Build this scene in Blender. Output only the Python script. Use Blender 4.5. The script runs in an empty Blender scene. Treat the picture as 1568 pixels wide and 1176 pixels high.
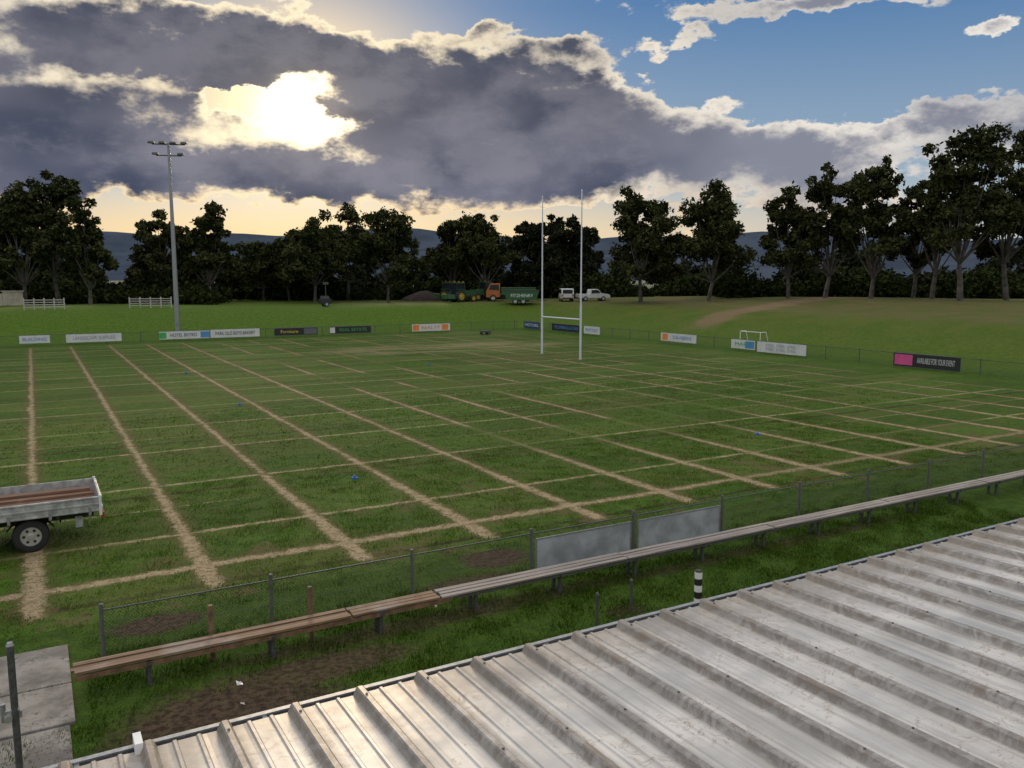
import bpy, math, random
import numpy as np
from mathutils import Vector, Matrix
random.seed(4)
scene=bpy.context.scene
scene.view_settings.view_transform='Standard'
scene.view_settings.look='None'
scene.view_settings.exposure=0
COL=scene.collection
# ---------------------------------------------------------------- survey helpers (world: X along touchline, Y across the pitch)
CAMH=6.1; F=1270.0; PT=math.radians(7.22); SP,CP=math.sin(PT),math.cos(PT)
YAW=math.radians(30.0); CY,SY=math.cos(YAW),math.sin(YAW)
def uv(x,y): return (x-784)/F,(588-y)/F
def at_depth(x,D,y=430):
    u,v=uv(x,y); X=u/(CP+v*SP)*D
    return (X*CY+D*SY, -X*SY+D*CY)
def on_b(x,B,y=500):
    u,v=uv(x,y); u/= (CP+v*SP); return B*(CY*u+SY)/(CY-SY*u)
def on_a(x,A,y=520):
    u,v=uv(x,y); u/= (CP+v*SP); return A*(CY-SY*u)/(CY*u+SY)
def ground(x,y,z=0):
    u,v=uv(x,y); t=(CAMH-z)/(SP-v*CP); X=u*t; Y=t*(CP+v*SP)
    return (X*CY+Y*SY, -X*SY+Y*CY)
def sst(x):
    x=np.clip(x,0,1); return x*x*(3-2*x)
def terr(a,b):
    a=np.asarray(a,float); b=np.asarray(b,float)
    d=np.sqrt(np.maximum(a-53.5,0)**2+np.maximum(b-89.5,0)**2)
    z=2.7*sst(d/14)+0.8*sst((a-62)/30)*sst(d/30)
    z=z+0.18*np.sin(a*.11+1)*np.sin(b*.07)*sst(d/10)
    return z
# ---------------------------------------------------------------- node helper
class N:
    def __init__(s,nt): s.nt=nt; s.n=nt.nodes; s.l=nt.links
    def put(s,inp,v):
        if v is None: return
        if isinstance(v,bpy.types.NodeSocket): s.l.new(v,inp)
        else:
            if isinstance(v,(tuple,list)) and len(v)==3 and inp.type=='RGBA': v=(*v,1)
            inp.default_value=v
    def m(s,op,a,b=None,c=None,clamp=False):
        n=s.n.new('ShaderNodeMath'); n.operation=op; n.use_clamp=clamp
        s.put(n.inputs[0],a); s.put(n.inputs[1],b); s.put(n.inputs[2],c); return n.outputs[0]
    def vm(s,op,a,b=None,c=None,out=0):
        n=s.n.new('ShaderNodeVectorMath'); n.operation=op
        s.put(n.inputs[0],a); s.put(n.inputs[1],b); s.put(n.inputs[2],c); return n.outputs[out]
    def mr(s,v,a,b,c=0,d=1,smooth=True):
        n=s.n.new('ShaderNodeMapRange'); n.interpolation_type='SMOOTHSTEP' if smooth else 'LINEAR'
        for i,x in enumerate((v,a,b,c,d)): s.put(n.inputs[i],x)
        return n.outputs[0]
    def mix(s,f,a,b,mode='MIX'):
        n=s.n.new('ShaderNodeMix'); n.data_type='RGBA'; n.blend_type=mode; n.clamp_factor=True
        s.put(n.inputs[0],f); s.put(n.inputs[6],a); s.put(n.inputs[7],b); return n.outputs[2]
    def noise(s,vec,scale,detail=3,rough=.5,dist=0,out='Fac'):
        n=s.n.new('ShaderNodeTexNoise'); s.put(n.inputs['Vector'],vec)
        n.inputs['Scale'].default_value=scale; n.inputs['Detail'].default_value=detail
        n.inputs['Roughness'].default_value=rough; n.inputs['Distortion'].default_value=dist
        return n.outputs[out]
    def sep(s,v):
        n=s.n.new('ShaderNodeSeparateXYZ'); s.put(n.inputs[0],v); return n.outputs
    def comb(s,x,y,z):
        n=s.n.new('ShaderNodeCombineXYZ'); s.put(n.inputs[0],x); s.put(n.inputs[1],y); s.put(n.inputs[2],z); return n.outputs[0]
    def bump(s,h,strength=.5,dist=.02):
        n=s.n.new('ShaderNodeBump'); n.inputs['Strength'].default_value=strength; n.inputs['Distance'].default_value=dist
        s.put(n.inputs['Height'],h); return n.outputs[0]
def newmat(name):
    m=bpy.data.materials.new(name); m.use_nodes=True; nt=N(m.node_tree)
    bs=m.node_tree.nodes['Principled BSDF']; return m,nt,bs
def simple(name,col,rough=.6,metal=0,var=.25,scale=6,bump=0):
    m,g,bs=newmat(name)
    tc=g.n.new('ShaderNodeTexCoord').outputs['Object']
    nz=g.noise(tc,scale,3,.6)
    f=g.mr(nz,.3,.7,0,1)
    c=g.mix(f,tuple(x*(1-var) for x in col),tuple(min(1,x*(1+var)) for x in col))
    g.put(bs.inputs['Base Color'],c); bs.inputs['Roughness'].default_value=rough; bs.inputs['Metallic'].default_value=metal
    if bump: g.put(bs.inputs['Normal'],g.bump(nz,bump,.01))
    return m
# ---------------------------------------------------------------- mesh builder
class MB:
    def __init__(s): s.v=[]; s.f=[]; s.mi=[]; s.mats=[]; s.sm=[]
    def mid(s,mat):
        if mat not in s.mats: s.mats.append(mat)
        return s.mats.index(mat)
    def add(s,vs,fs,mat,smooth=False):
        o=len(s.v); s.v+= [tuple(v) for v in vs]; k=s.mid(mat)
        for f in fs: s.f.append(tuple(i+o for i in f)); s.mi.append(k); s.sm.append(smooth)
    def box(s,x0,x1,y0,y1,z0,z1,mat,rot=None,taper=None):
        tx,ty=(taper or (0,0))
        vs=[(x0,y0,z0),(x1,y0,z0),(x1,y1,z0),(x0,y1,z0),(x0+tx,y0+ty,z1),(x1-tx,y0+ty,z1),(x1-tx,y1-ty,z1),(x0+tx,y1-ty,z1)]
        s.add(vs,[(3,2,1,0),(4,5,6,7),(0,1,5,4),(1,2,6,5),(2,3,7,6),(3,0,4,7)],mat)
    def cyl(s,p0,p1,r0,r1,mat,n=10,caps=True,smooth=True):
        p0=Vector(p0);p1=Vector(p1); d=(p1-p0).normalized()
        a=d.cross(Vector((0,0,1))) if abs(d.z)<.95 else d.cross(Vector((1,0,0)))
        a.normalize(); b=d.cross(a); vs=[];
        for p,r in((p0,r0),(p1,r1)):
            for i in range(n):
                t=2*math.pi*i/n; vs.append(p+a*(r*math.cos(t))+b*(r*math.sin(t)))
        fs=[(i,(i+1)%n,n+(i+1)%n,n+i) for i in range(n)]
        s.add(vs,fs,mat,smooth)
        if caps: s.add(vs,[tuple(range(n-1,-1,-1)),tuple(range(n,2*n))],mat)
    def wheel(s,x,y,z,r,w,tyre,rim,n=24):
        prof=[(-w/2,r*.58),(-w/2,r*.9),(-w/2*.8,r),(w/2*.8,r),(w/2,r*.9),(w/2,r*.58)]
        vs=[];m=len(prof)
        for i in range(n):
            t=2*math.pi*i/n
            for yy,rr in prof: vs.append((x+rr*math.cos(t),y+yy,z+rr*math.sin(t)))
        fs=[(i*m+j,i*m+j+1,((i+1)%n)*m+j+1,((i+1)%n)*m+j) for i in range(n) for j in range(m-1)]
        s.add(vs,fs,tyre,True)
        for sg in(-1,1):
            s.cyl((x,y+sg*w*.28,z),(x,y+sg*w*.40,z),r*.60,r*.60,rim,n)
            s.cyl((x,y+sg*w*.40,z),(x,y+sg*w*.52,z),r*.17,r*.14,rim,10)
            for k in range(6):
                t=2*math.pi*k/6; 
                s.cyl((x+r*.38*math.cos(t),y+sg*w*.38,z+r*.38*math.sin(t)),(x+r*.38*math.cos(t),y+sg*w*.415,z+r*.38*math.sin(t)),r*.09,r*.09,tyre,8)
            s.cyl((x,y+sg*w*.38,z),(x,y+sg*w*.50,z),r*.6,r*.6,rim,n,caps=False)
    def prism(s,pts,y0,y1,mat):
        n=len(pts); vs=[(p[0],y0,p[1]) for p in pts]+[(p[0],y1,p[1]) for p in pts]
        s.add(vs,[tuple(range(n)),tuple(range(2*n-1,n-1,-1))]+[(i,n+i,n+(i+1)%n,(i+1)%n) for i in range(n)],mat)
    def build(s,name,loc=(0,0,0),rz=0,parent=None,bevel=0):
        me=bpy.data.meshes.new(name); me.from_pydata(s.v,[],s.f); 
        for m in s.mats: me.materials.append(m)
        me.polygons.foreach_set('material_index',s.mi); me.polygons.foreach_set('use_smooth',s.sm); me.update()
        o=bpy.data.objects.new(name,me); COL.objects.link(o); o.location=loc; o.rotation_euler=(0,0,rz)
        if parent: o.parent=parent
        if bevel:
            b=o.modifiers.new('bevel','BEVEL'); b.width=bevel; b.segments=2; b.limit_method='ANGLE'
        return o
def empty(name,loc=(0,0,0),rz=0):
    e=bpy.data.objects.new(name,None); COL.objects.link(e); e.location=loc; e.rotation_euler=(0,0,rz); e.empty_display_size=.3; return e
def np_mesh(name,V,Fq,mats,mi=None,smooth=False):
    me=bpy.data.meshes.new(name); k=Fq.shape[1]
    me.vertices.add(len(V)); me.vertices.foreach_set('co',V.astype(np.float32).ravel())
    me.loops.add(Fq.size); me.loops.foreach_set('vertex_index',Fq.astype(np.int32).ravel())
    me.polygons.add(len(Fq)); me.polygons.foreach_set('loop_start',np.arange(0,Fq.size,k,dtype=np.int32))
    if mi is not None: me.polygons.foreach_set('material_index',mi.astype(np.int32))
    me.polygons.foreach_set('use_smooth',np.full(len(Fq),smooth))
    for m in mats: me.materials.append(m)
    me.update(calc_edges=True); me.validate()
    o=bpy.data.objects.new(name,me); COL.objects.link(o); return o
# ---------------------------------------------------------------- camera
cam=bpy.data.cameras.new('camera'); co=bpy.data.objects.new('camera',cam); COL.objects.link(co)
co.location=(0,0,CAMH); co.rotation_euler=(math.radians(90-7.22),0,-YAW)
cam.sensor_width=36; cam.lens=F/1568*36; cam.clip_end=20000; cam.clip_start=.05
scene.camera=co
# ---------------------------------------------------------------- world / sky
SUN_EL=math.radians(10.5); SUN_B=math.radians(30-13.4)  # bearing from +Y towards +X
w=bpy.data.worlds.new('World'); scene.world=w; w.use_nodes=True
g=N(w.node_tree); bg=w.node_tree.nodes['Background']
gen=g.n.new('ShaderNodeTexCoord').outputs['Generated']
fw=g.vm('DOT_PRODUCT',gen,(SY,CY,0),out=1); rt=g.vm('DOT_PRODUCT',gen,(CY,-SY,0),out=1)
dz=g.sep(gen)[2]
az=g.m('ARCTAN2',rt,fw); el=g.m('ARCSINE',dz)
def azel(x,y):
    u,v=uv(x,y); fwd=CP+v*SP; up=-SP+v*CP
    return math.atan2(u,fwd), math.atan2(up,math.hypot(u,fwd))
ae=g.comb(az,el,.37)
cv=g.vm('MULTIPLY',ae,(1,1.7,1))
wc=g.noise(cv,6.5,2,.55,out='Color'); wf=g.noise(cv,22,4,.62,out='Color')
t1=g.vm('MULTIPLY_ADD',wc,(.17,.085,0),(-.085,-.0425,0))
t2=g.vm('MULTIPLY_ADD',wf,(.070,.052,0),(-.035,-.026,0))
W_=g.vm('ADD',ae,g.vm('ADD',t1,t2)); W_=g.vm('MULTIPLY',W_,(1,1,0))
fbn=g.noise(cv,10,6,.62)
D=g.m('MULTIPLY_ADD',fbn,1.25,.375-.625)
for (x,y,sx,sy,wt) in [(60,75,190,55,.36),(285,105,150,48,.40),(440,80,150,44,.58),(700,150,140,44,.60),(930,158,130,34,.52),
           (480,262,430,46,.56),(90,225,260,58,.40),(800,235,190,50,.44),(590,130,80,44,.38),
           (410,150,54,11,-1.35),(508,184,34,9,-1.2),(170,128,110,18,-.22),
           (700,30,230,34,-.30),(1320,95,270,58,-.38),(1050,62,80,20,.44),(1240,0,170,16,.50),(1520,60,60,14,.42),
           (850,92,60,14,.30),(740,55,60,16,.34),(1270,130,50,10,.26),
           (1270,235,300,50,.28),(1420,175,240,28,.32),(1080,225,100,34,.22),(620,336,420,14,-.62),(180,325,160,10,-.1),
           (1300,320,330,16,.10)]:
    a0,e0=azel(x,y)
    q=g.vm('MULTIPLY_ADD',W_,(F/sx,F/sy,0),(-a0*F/sx,-e0*F/sy,0)); q=g.vm('DOT_PRODUCT',q,q,out=1)
    D=g.m('MULTIPLY_ADD',g.m('POWER',.367879,q),wt,D)
alpha=g.mr(D,.41,.50); thick=g.mr(D,.485,.77)
sa,se=azel(462,170)
sq=g.vm('MULTIPLY_ADD',ae,(1,1.27,0),(-sa,-se*1.27,0)); sd2=g.vm('DOT_PRODUCT',sq,sq,out=1)
def gl(sig,amp): return g.m('MULTIPLY',g.m('EXPONENT',g.m('MULTIPLY',sd2,-1/(sig*sig))),amp)
sky=g.n.new('ShaderNodeTexSky'); sky.sky_type='NISHITA'; sky.sun_disc=False
sky.sun_elevation=SUN_EL; sky.sun_rotation=SUN_B; sky.air_density=1; sky.dust_density=.6; sky.altitude=50
nish=g.mix(1.0,sky.outputs[0],(.075,.075,.075),'MULTIPLY')
grad=g.mr(el,.03,.30,0,1,False)
blue=g.mix(grad,(.42,.52,.60),(.070,.20,.43))
skyc=g.mix(.12,blue,nish)
wide=gl(.40,1.0)
wcs=g.sep(wc); wfs=g.sep(wf)
edge=g.mix(wide,g.mix(g.mr(wcs[2],.35,.65),(.48,.48,.50),(.84,.80,.74)),(.95,.80,.55))
low=g.mr(el,.04,.125,1,0)
lowg=g.m('MULTIPLY',low,gl(.60,1.0))
edge=g.mix(lowg,edge,(1.0,.67,.30))
skyc=g.mix(g.m('MAXIMUM',lowg,gl(.14,1.0)),skyc,(1.0,.72,.36))
dark=g.mix(g.mr(wcs[1],.35,.65),(.055,.070,.118),(.155,.16,.215))
dark=g.mix(g.mr(fbn,.36,.60,.55,0),dark,(.27,.265,.32))
dark=g.mix(g.m('MULTIPLY',g.mr(el,.10,.22),.30),dark,(.13,.125,.135))
dark=g.mix(g.mr(az,.10,.30,0,.8),dark,(.26,.275,.34))
cl=g.mix(thick,edge,dark)
col=g.mix(alpha,skyc,cl)
thin=g.m('SUBTRACT',1.0,g.m('MULTIPLY',thick,.90))
glow=g.m('MULTIPLY',g.m('ADD',g.m('ADD',gl(.18,.28),gl(.07,.6)),gl(.038,2.2)),thin)
gc=g.mix(1.0,(1.0,.80,.48),g.comb(glow,glow,glow),'MULTIPLY')
col=g.mix(1.0,col,gc,'ADD')
col=g.mix(1.0,col,(10,10,10),'MULTIPLY')
g.put(bg.inputs[0],col); bg.inputs[1].default_value=.1
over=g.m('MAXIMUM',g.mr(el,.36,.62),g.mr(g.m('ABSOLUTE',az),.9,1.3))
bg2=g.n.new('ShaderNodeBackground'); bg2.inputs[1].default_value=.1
g.put(bg2.inputs[0],g.mix(g.mr(el,.0,.9),(4.2,4.5,5.0),(11.0,10.9,10.9)))  # out-of-view sky overhead and behind camera, brightened to add fill light
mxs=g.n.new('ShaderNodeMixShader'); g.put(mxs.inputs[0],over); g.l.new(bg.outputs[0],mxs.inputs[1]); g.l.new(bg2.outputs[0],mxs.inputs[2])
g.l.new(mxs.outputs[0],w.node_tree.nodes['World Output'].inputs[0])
w.cycles.sampling_method='MANUAL'; w.cycles.sample_map_resolution=512
sl=bpy.data.lights.new('sun','SUN'); sl.energy=1.5; sl.angle=math.radians(10); sl.color=(1,.80,.55)
so=bpy.data.objects.new('sun',sl); COL.objects.link(so)
sdv=Vector((math.sin(SUN_B)*math.cos(SUN_EL),math.cos(SUN_B)*math.cos(SUN_EL),math.sin(SUN_EL)))
so.rotation_euler=sdv.to_track_quat('Z','Y').to_euler(); so.location=(0,60,60)
# ---------------------------------------------------------------- ground
PATCH=[(2.1,11.2,1.9,1.6,1.0),(3.6,12.3,1.8,.55,.9),(1.6,15.4,.9,.5,1.0),(8.5,15.5,.9,.75,1.0),(7.3,14.5,1.2,.3,.8),(6.5,13.1,5,.35,.7),
       (14,13.0,6,.3,.6),(9.2,11.7,.5,.3,.8),(.4,9.3,.7,1.0,.6)]
def ground_mat(kind):
    m,g,bs=newmat('ground_turf_'+kind)
    geo=g.n.new('ShaderNodeNewGeometry'); P=geo.outputs['Position']
    a,b,z=g.sep(P)
    if kind=='far':
        n=g.noise(P,.02,4,.6); g.put(bs.inputs['Base Color'],g.mix(g.mr(n,.3,.7),(.035,.05,.02),(.06,.085,.035))); bs.inputs['Roughness'].default_value=1; return m
    n_f=g.noise(P,34,2,.7); n_m=g.noise(P,3.2,3,.65); n_l=g.noise(P,.35,3,.6); n_s=g.noise(P,9,3,.65)
    c=g.mix(g.mr(n_m,.35,.68),(.032,.078,.006),(.080,.148,.014))
    c=g.mix(g.mr(n_l,.4,.7,0,.45),c,(.105,.158,.022))
    c=g.mix(g.mr(n_s,.56,.72,0,.5),c,(.13,.140,.035))
    c=g.mix(g.mr(n_f,.35,.62,.75,0),c,(.012,.028,.003))
    if kind=='bank':
        cb=g.mix(g.mr(n_m,.3,.7),(.044,.092,.009),(.080,.135,.015))
        dry=g.mix(g.mr(n_l,.3,.7),(.068,.098,.015),(.110,.110,.028))
        cb=g.mix(g.m('MULTIPLY',g.mr(a,48,74),.85),cb,dry)
        c=g.mix(g.m('MAXIMUM',g.mr(a,53,56),g.mr(b,88.5,91)),c,cb)
        crest=g.m('MULTIPLY',g.mr(z,2.3,2.9),g.mr(n_l,.35,.6,.2,.8))
        c=g.mix(g.m('MULTIPLY',crest,g.mr(a,10,40,.1,.65)),c,(.12,.088,.050))
        p0=Vector(ground(1085,512,.3)); p1=Vector(at_depth(1185,98)); d=(p1-p0).normalized(); nn=Vector((-d.y,d.x))
        s_=g.m('ADD',g.m('MULTIPLY',g.m('SUBTRACT',a,p0.x),nn.x),g.m('MULTIPLY',g.m('SUBTRACT',b,p0.y),nn.y))
        al=g.m('ADD',g.m('MULTIPLY',g.m('SUBTRACT',a,p0.x),d.x),g.m('MULTIPLY',g.m('SUBTRACT',b,p0.y),d.y))
        tr=g.m('ABSOLUTE',g.m('ADD',s_,g.m('MULTIPLY',g.m('SUBTRACT',n_l,.5),4)))
        tr=g.m('MULTIPLY',g.mr(tr,1.0,3.0,.9,0),g.m('MULTIPLY',g.mr(al,-4,1),g.mr(n_s,.35,.6,.55,1)))
        c=g.mix(tr,c,(.20,.13,.085))
    if kind=='field':
        n_x=g.noise(g.comb(g.m('MULTIPLY',a,.10),g.m('MULTIPLY',b,.45),0),1,3,.6)
        c=g.mix(g.mr(n_x,.44,.66,0,.42),c,(.072,.070,.020))
        c=g.mix(g.mr(n_x,.30,.46,.45,0),c,(.036,.100,.007))
        # individual squares between the drains differ in tone
        cell=g.n.new('ShaderNodeTexWhiteNoise'); cell.noise_dimensions='2D'
        g.put(cell.inputs['Vector'],g.comb(g.m('FLOOR',g.m('DIVIDE',g.m('ADD',a,.3),3.15)),g.m('FLOOR',g.m('DIVIDE',g.m('ADD',b,-20.75),2.65)),0))
        cvv=cell.outputs['Value']
        c=g.mix(g.mr(cvv,.5,1,0,.30),c,(.022,.052,.006)); c=g.mix(g.mr(cvv,.0,.4,.22,0),c,(.115,.150,.035))
        jit=g.m('ADD',g.m('MULTIPLY',g.m('SUBTRACT',n_m,.5),.34),g.m('MULTIPLY',g.m('SUBTRACT',n_s,.5),.50))
        wob=g.m('MULTIPLY',g.m('SUBTRACT',n_l,.5),.22)
        infield=g.m('MULTIPLY',g.m('MULTIPLY',g.mr(g.m('ADD',b,g.m('MULTIPLY',jit,2)),16.6,16.9),g.mr(b,84.5,85.5,1,0)),g.mr(a,46.5,47.5,1,0))
        def dist(coord,off,per):
            q=g.m('ADD',g.m('ADD',coord,wob),-off+per/2)
            q=g.m('SUBTRACT',q,g.m('MULTIPLY',g.m('FLOOR',g.m('DIVIDE',q,per)),per))
            return g.m('ADD',g.m('ABSOLUTE',g.m('SUBTRACT',q,per/2)),jit)
        near=g.mr(b,17,27,1,0)
        wl=g.m('MULTIPLY_ADD',near,.10,.09)
        wl=g.m('ADD',wl,g.m('MULTIPLY',g.m('SUBTRACT',n_l,.5),.20))
        d1=dist(a,-.3,3.15)
        L1=g.mr(d1,g.m('SUBTRACT',wl,.07),g.m('ADD',wl,.07),1,0)
        seg=g.noise(g.comb(g.m('MULTIPLY',g.m('FLOOR',g.m('DIVIDE',g.m('ADD',a,1.87),3.15)),7.7),g.m('MULTIPLY',b,.13),3.0),1.0,1,.5)
        keep=g.m('MAXIMUM',g.mr(a,13.5,15.5,1,0),g.mr(seg,.42,.54,.15,1))
        keep=g.m('MAXIMUM',keep,g.mr(b,23,27,.9,0))
        L1=g.m('MULTIPLY',g.m('MULTIPLY',L1,keep),g.mr(b,45,84,1,.6))
        segb=g.noise(g.comb(g.m('MULTIPLY',a,.10),g.m('MULTIPLY',g.m('FLOOR',g.m('DIVIDE',g.m('ADD',b,.6),2.65)),5.3),9.0),1.0,1,.5)
        sb=g.mr(segb,.40,.52,0,1)
        d2=dist(b,20.75,5.3)
        L2=g.m('MULTIPLY',g.mr(d2,.03,.14,1,0),g.m('MULTIPLY_ADD',sb,.65,.30))
        d3=g.m('ADD',g.m('ABSOLUTE',g.m('SUBTRACT',g.m('ADD',b,wob),18.15)),jit)
        L3=g.m('MULTIPLY',g.mr(d3,.08,.22,1,0),g.mr(a,14,22,1,.55))
        L4=g.m('MULTIPLY',g.mr(dist(b,23.4,5.3),.0,.08,1,0),g.m('MULTIPLY_ADD',sb,.6,.1))
        DK=g.m('MULTIPLY',g.mr(dist(b,24.9,7.95),.03,.18,1,0),g.m('MULTIPLY_ADD',sb,.4,.6))
        sand=g.m('MAXIMUM',g.m('MAXIMUM',L1,L2),g.m('MAXIMUM',L3,L4))
        pa,pb=ground(690,532)
        wa=g.m('DIVIDE',g.m('SUBTRACT',a,pa),14.0); wb=g.m('DIVIDE',g.m('SUBTRACT',b,pb),6.0)
        worn=g.mr(g.m('ADD',g.m('MULTIPLY',wa,wa),g.m('MULTIPLY',wb,wb)),.2,1.2,1,0)
        worn=g.m('MULTIPLY',worn,g.mr(n_x,.42,.55))
        sand=g.m('MULTIPLY',g.m('MAXIMUM',sand,g.m('MULTIPLY',worn,.5)),infield)
        sand=g.m('MULTIPLY',sand,g.mr(n_s,.33,.52,.2,1))
        sc=g.mix(g.mr(n_f,.3,.7),(.20,.148,.082),(.44,.350,.225))
        sc=g.mix(g.mr(n_m,.43,.68,0,.65),sc,(.165,.118,.064))
        c=g.mix(g.m('MULTIPLY',g.m('MULTIPLY',DK,infield),.9),c,(.032,.022,.012))
        halo=g.m('MULTIPLY',g.m('MULTIPLY',g.mr(d1,.12,.55,1,0),infield),g.m('MULTIPLY',keep,.55))
        c=g.mix(halo,c,(.085,.070,.029))
        c=g.mix(g.m('MULTIPLY',g.m('MULTIPLY',g.mr(d3,.1,.5,1,0),infield),.5),c,(.085,.07,.03))
        sc2=g.m('MULTIPLY',g.mr(b,16,27,1,.05),g.mr(g.noise(g.comb(a,b,4.0),.8,3,.65),.54,.64,0,.7))
        c=g.mix(sc2,c,(.100,.078,.036))
        qa=g.m('DIVIDE',g.m('SUBTRACT',a,ca_g),9.0); qb=g.m('DIVIDE',g.m('SUBTRACT',b,cb_g),7.0)
        c=g.mix(g.m('MULTIPLY',g.mr(g.m('ADD',g.m('MULTIPLY',qa,qa),g.m('MULTIPLY',qb,qb)),.1,1.1,.5,0),g.mr(n_l,.4,.6)),c,(.085,.070,.03))
        c=g.mix(sand,c,sc)
        hh=sand
    else: hh=None
    if kind=='strip':
        jit=g.m('ADD',g.m('MULTIPLY',g.m('SUBTRACT',n_m,.5),.34),g.m('MULTIPLY',g.m('SUBTRACT',n_s,.5),.34))
        c=g.mix(.35,c,(.022,.044,.006))
        dm=None
        for (pa,pb,ra,rb,wt) in PATCH:
            x=g.m('MULTIPLY',g.m('SUBTRACT',a,pa),1/ra); y=g.m('MULTIPLY',g.m('SUBTRACT',b,pb),1/rb)
            e=g.m('MULTIPLY',g.mr(g.m('ADD',g.m('ADD',g.m('MULTIPLY',x,x),g.m('MULTIPLY',y,y)),g.m('MULTIPLY',jit,2.6)),.35,1.15,1,0),wt)
            dm=e if dm is None else g.m('MAXIMUM',dm,e)
        c=g.mix(dm,c,g.mix(g.mr(n_s,.35,.65),(.028,.019,.012),(.080,.055,.034)))
    g.put(bs.inputs['Base Color'],c); bs.inputs['Roughness'].default_value=.95
    bs.inputs['Specular IOR Level'].default_value=.1
    h=g.m('ADD',g.m('MULTIPLY',n_f,.5),n_s)
    if hh is not None: h=g.m('ADD',h,g.m('MULTIPLY',hh,-.3))
    g.put(bs.inputs['Normal'],g.bump(h,.8,.05))
    return m
def axis(lo,hi,step,far):
    core=list(np.arange(lo,hi+.01,step)); x=hi; s=step*1.3; R=[]
    while x<far: x+=s; s*=1.35; R.append(x)
    x=lo; s=step*1.3; L=[]
    while x>-far: x-=s; s*=1.35; L.append(x)
    return np.array(L[::-1]+core+R)
la,lb=ground(828,543); ra,rb=ground(890,550); ca_g=(la+ra)/2-3; cb_g=(lb+rb)/2
xs=axis(-70,130,2,9000); ys=axis(-10,180,2,9000)
X,Y=np.meshgrid(xs,ys); Z=terr(X,Y)
Z=np.where((X>200)|(Y>260),2.0,Z)
V=np.stack([X.ravel(),Y.ravel(),Z.ravel()],1); nx=len(xs); ny=len(ys)
I=np.arange(nx*ny).reshape(ny,nx)
Fq=np.stack([I[:-1,:-1].ravel(),I[:-1,1:].ravel(),I[1:,1:].ravel(),I[1:,:-1].ravel()],1)
cx=V[Fq,0].mean(1); cyy=V[Fq,1].mean(1)
mi=np.full(len(Fq),1); mi[(cx<50)&(cyy<86)]=0; mi[(cyy<16)&(cx<50)]=2; mi[(np.abs(cx)>180)|(cyy>180)|(cyy<-12)]=3
np_mesh('ground',V,Fq,[ground_mat('field'),ground_mat('bank'),ground_mat('strip'),ground_mat('far')],mi,smooth=True)
# ---------------------------------------------------------------- grass blades (one object)
def grassmat(name,c0,c1,c2):
    mg,g,bs=newmat(name)
    P=g.n.new('ShaderNodeNewGeometry').outputs['Position']
    c=g.mix(g.mr(g.noise(P,2.4,2,.6),.35,.68),c0,c1)
    c=g.mix(g.mr(g.noise(P,40,0,.5),.5,.7,0,.6),c,c2)
    df=g.n.new('ShaderNodeBsdfDiffuse'); g.put(df.inputs[0],c)
    tr=g.n.new('ShaderNodeBsdfTranslucent'); g.put(tr.inputs[0],c); mx=g.n.new('ShaderNodeMixShader'); mx.inputs[0].default_value=.3
    out=mg.node_tree.nodes['Material Output']; g.n.remove(bs)
    g.l.new(df.outputs[0],mx.inputs[1]); g.l.new(tr.outputs[0],mx.inputs[2]); g.l.new(mx.outputs[0],out.inputs[0]); return mg
mg=grassmat('grass_blades_field',(.032,.078,.007),(.084,.148,.016),(.120,.150,.034))
mg2=grassmat('grass_blades_verge',(.021,.058,.004),(.058,.108,.010),(.10,.118,.022))
rng=np.random.default_rng(3)
def blades(n,a0,a1,b0,b1,hm,fieldmask,wid=.006):
    a=rng.uniform(a0,a1,n); b=rng.uniform(b0,b1,n)
    Xc=a*CY-b*SY; Yc=a*SY+b*CY
    k=(np.abs(Xc)<Yc*.68+.8)
    if fieldmask:
        da=np.abs((a+.3+1.575)%3.15-1.575); k&=(da>rng.uniform(.10,.45,n))|(b<16.9)
        db=np.abs((b-20.75+2.65)%5.3-2.65); k&=(db>rng.uniform(.02,.20,n)); k&=(np.abs(b-18.15)>rng.uniform(.08,.34,n))
    for (pa,pb,ra,rb,_) in PATCH[:5]:
        k&=(((a-pa)/ra)**2+((b-pb)/rb)**2)>rng.uniform(.2,1.3,n)
    k&=~((a<.35)&(b>12.2)&(b<15.3))
    cl=np.sin(a*3.1+np.sin(b*2.3)*1.5)*np.sin(b*3.7+np.sin(a*1.9)*1.7)
    k&=rng.uniform(-1.2,1,n)<cl
    a=a[k];b=b[k];n=len(a); cl=cl[k]
    th=rng.uniform(0,2*np.pi,n); h=hm*rng.uniform(.5,1.5,n)*(1+.35*cl); ww=wid*rng.uniform(.6,1.5,n)
    ln=h*rng.uniform(.1,.9,n); tl=rng.uniform(0,2*np.pi,n)
    z=np.full(n,-.004)
    v0=np.stack([a-np.cos(th)*ww,b-np.sin(th)*ww,z],1); v1=np.stack([a+np.cos(th)*ww,b+np.sin(th)*ww,z],1)
    v2=np.stack([a+np.cos(tl)*ln,b+np.sin(tl)*ln,h],1)
    return np.stack([v0,v1,v2],1).reshape(-1,3)
B1=blades(190000,-1,22,6,14.6,.060,False,.008); B2=np.concatenate([blades(230000,-9,30,14.6,26,.036,True,.009),blades(90000,-12,40,26,40,.036,True,.014)])
VV=np.concatenate([B1,B2]); mi=np.concatenate([np.ones(len(B1)//3),np.zeros(len(B2)//3)])
np_mesh('grass',VV,np.arange(len(VV)).reshape(-1,3),[mg,mg2],mi)
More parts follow.
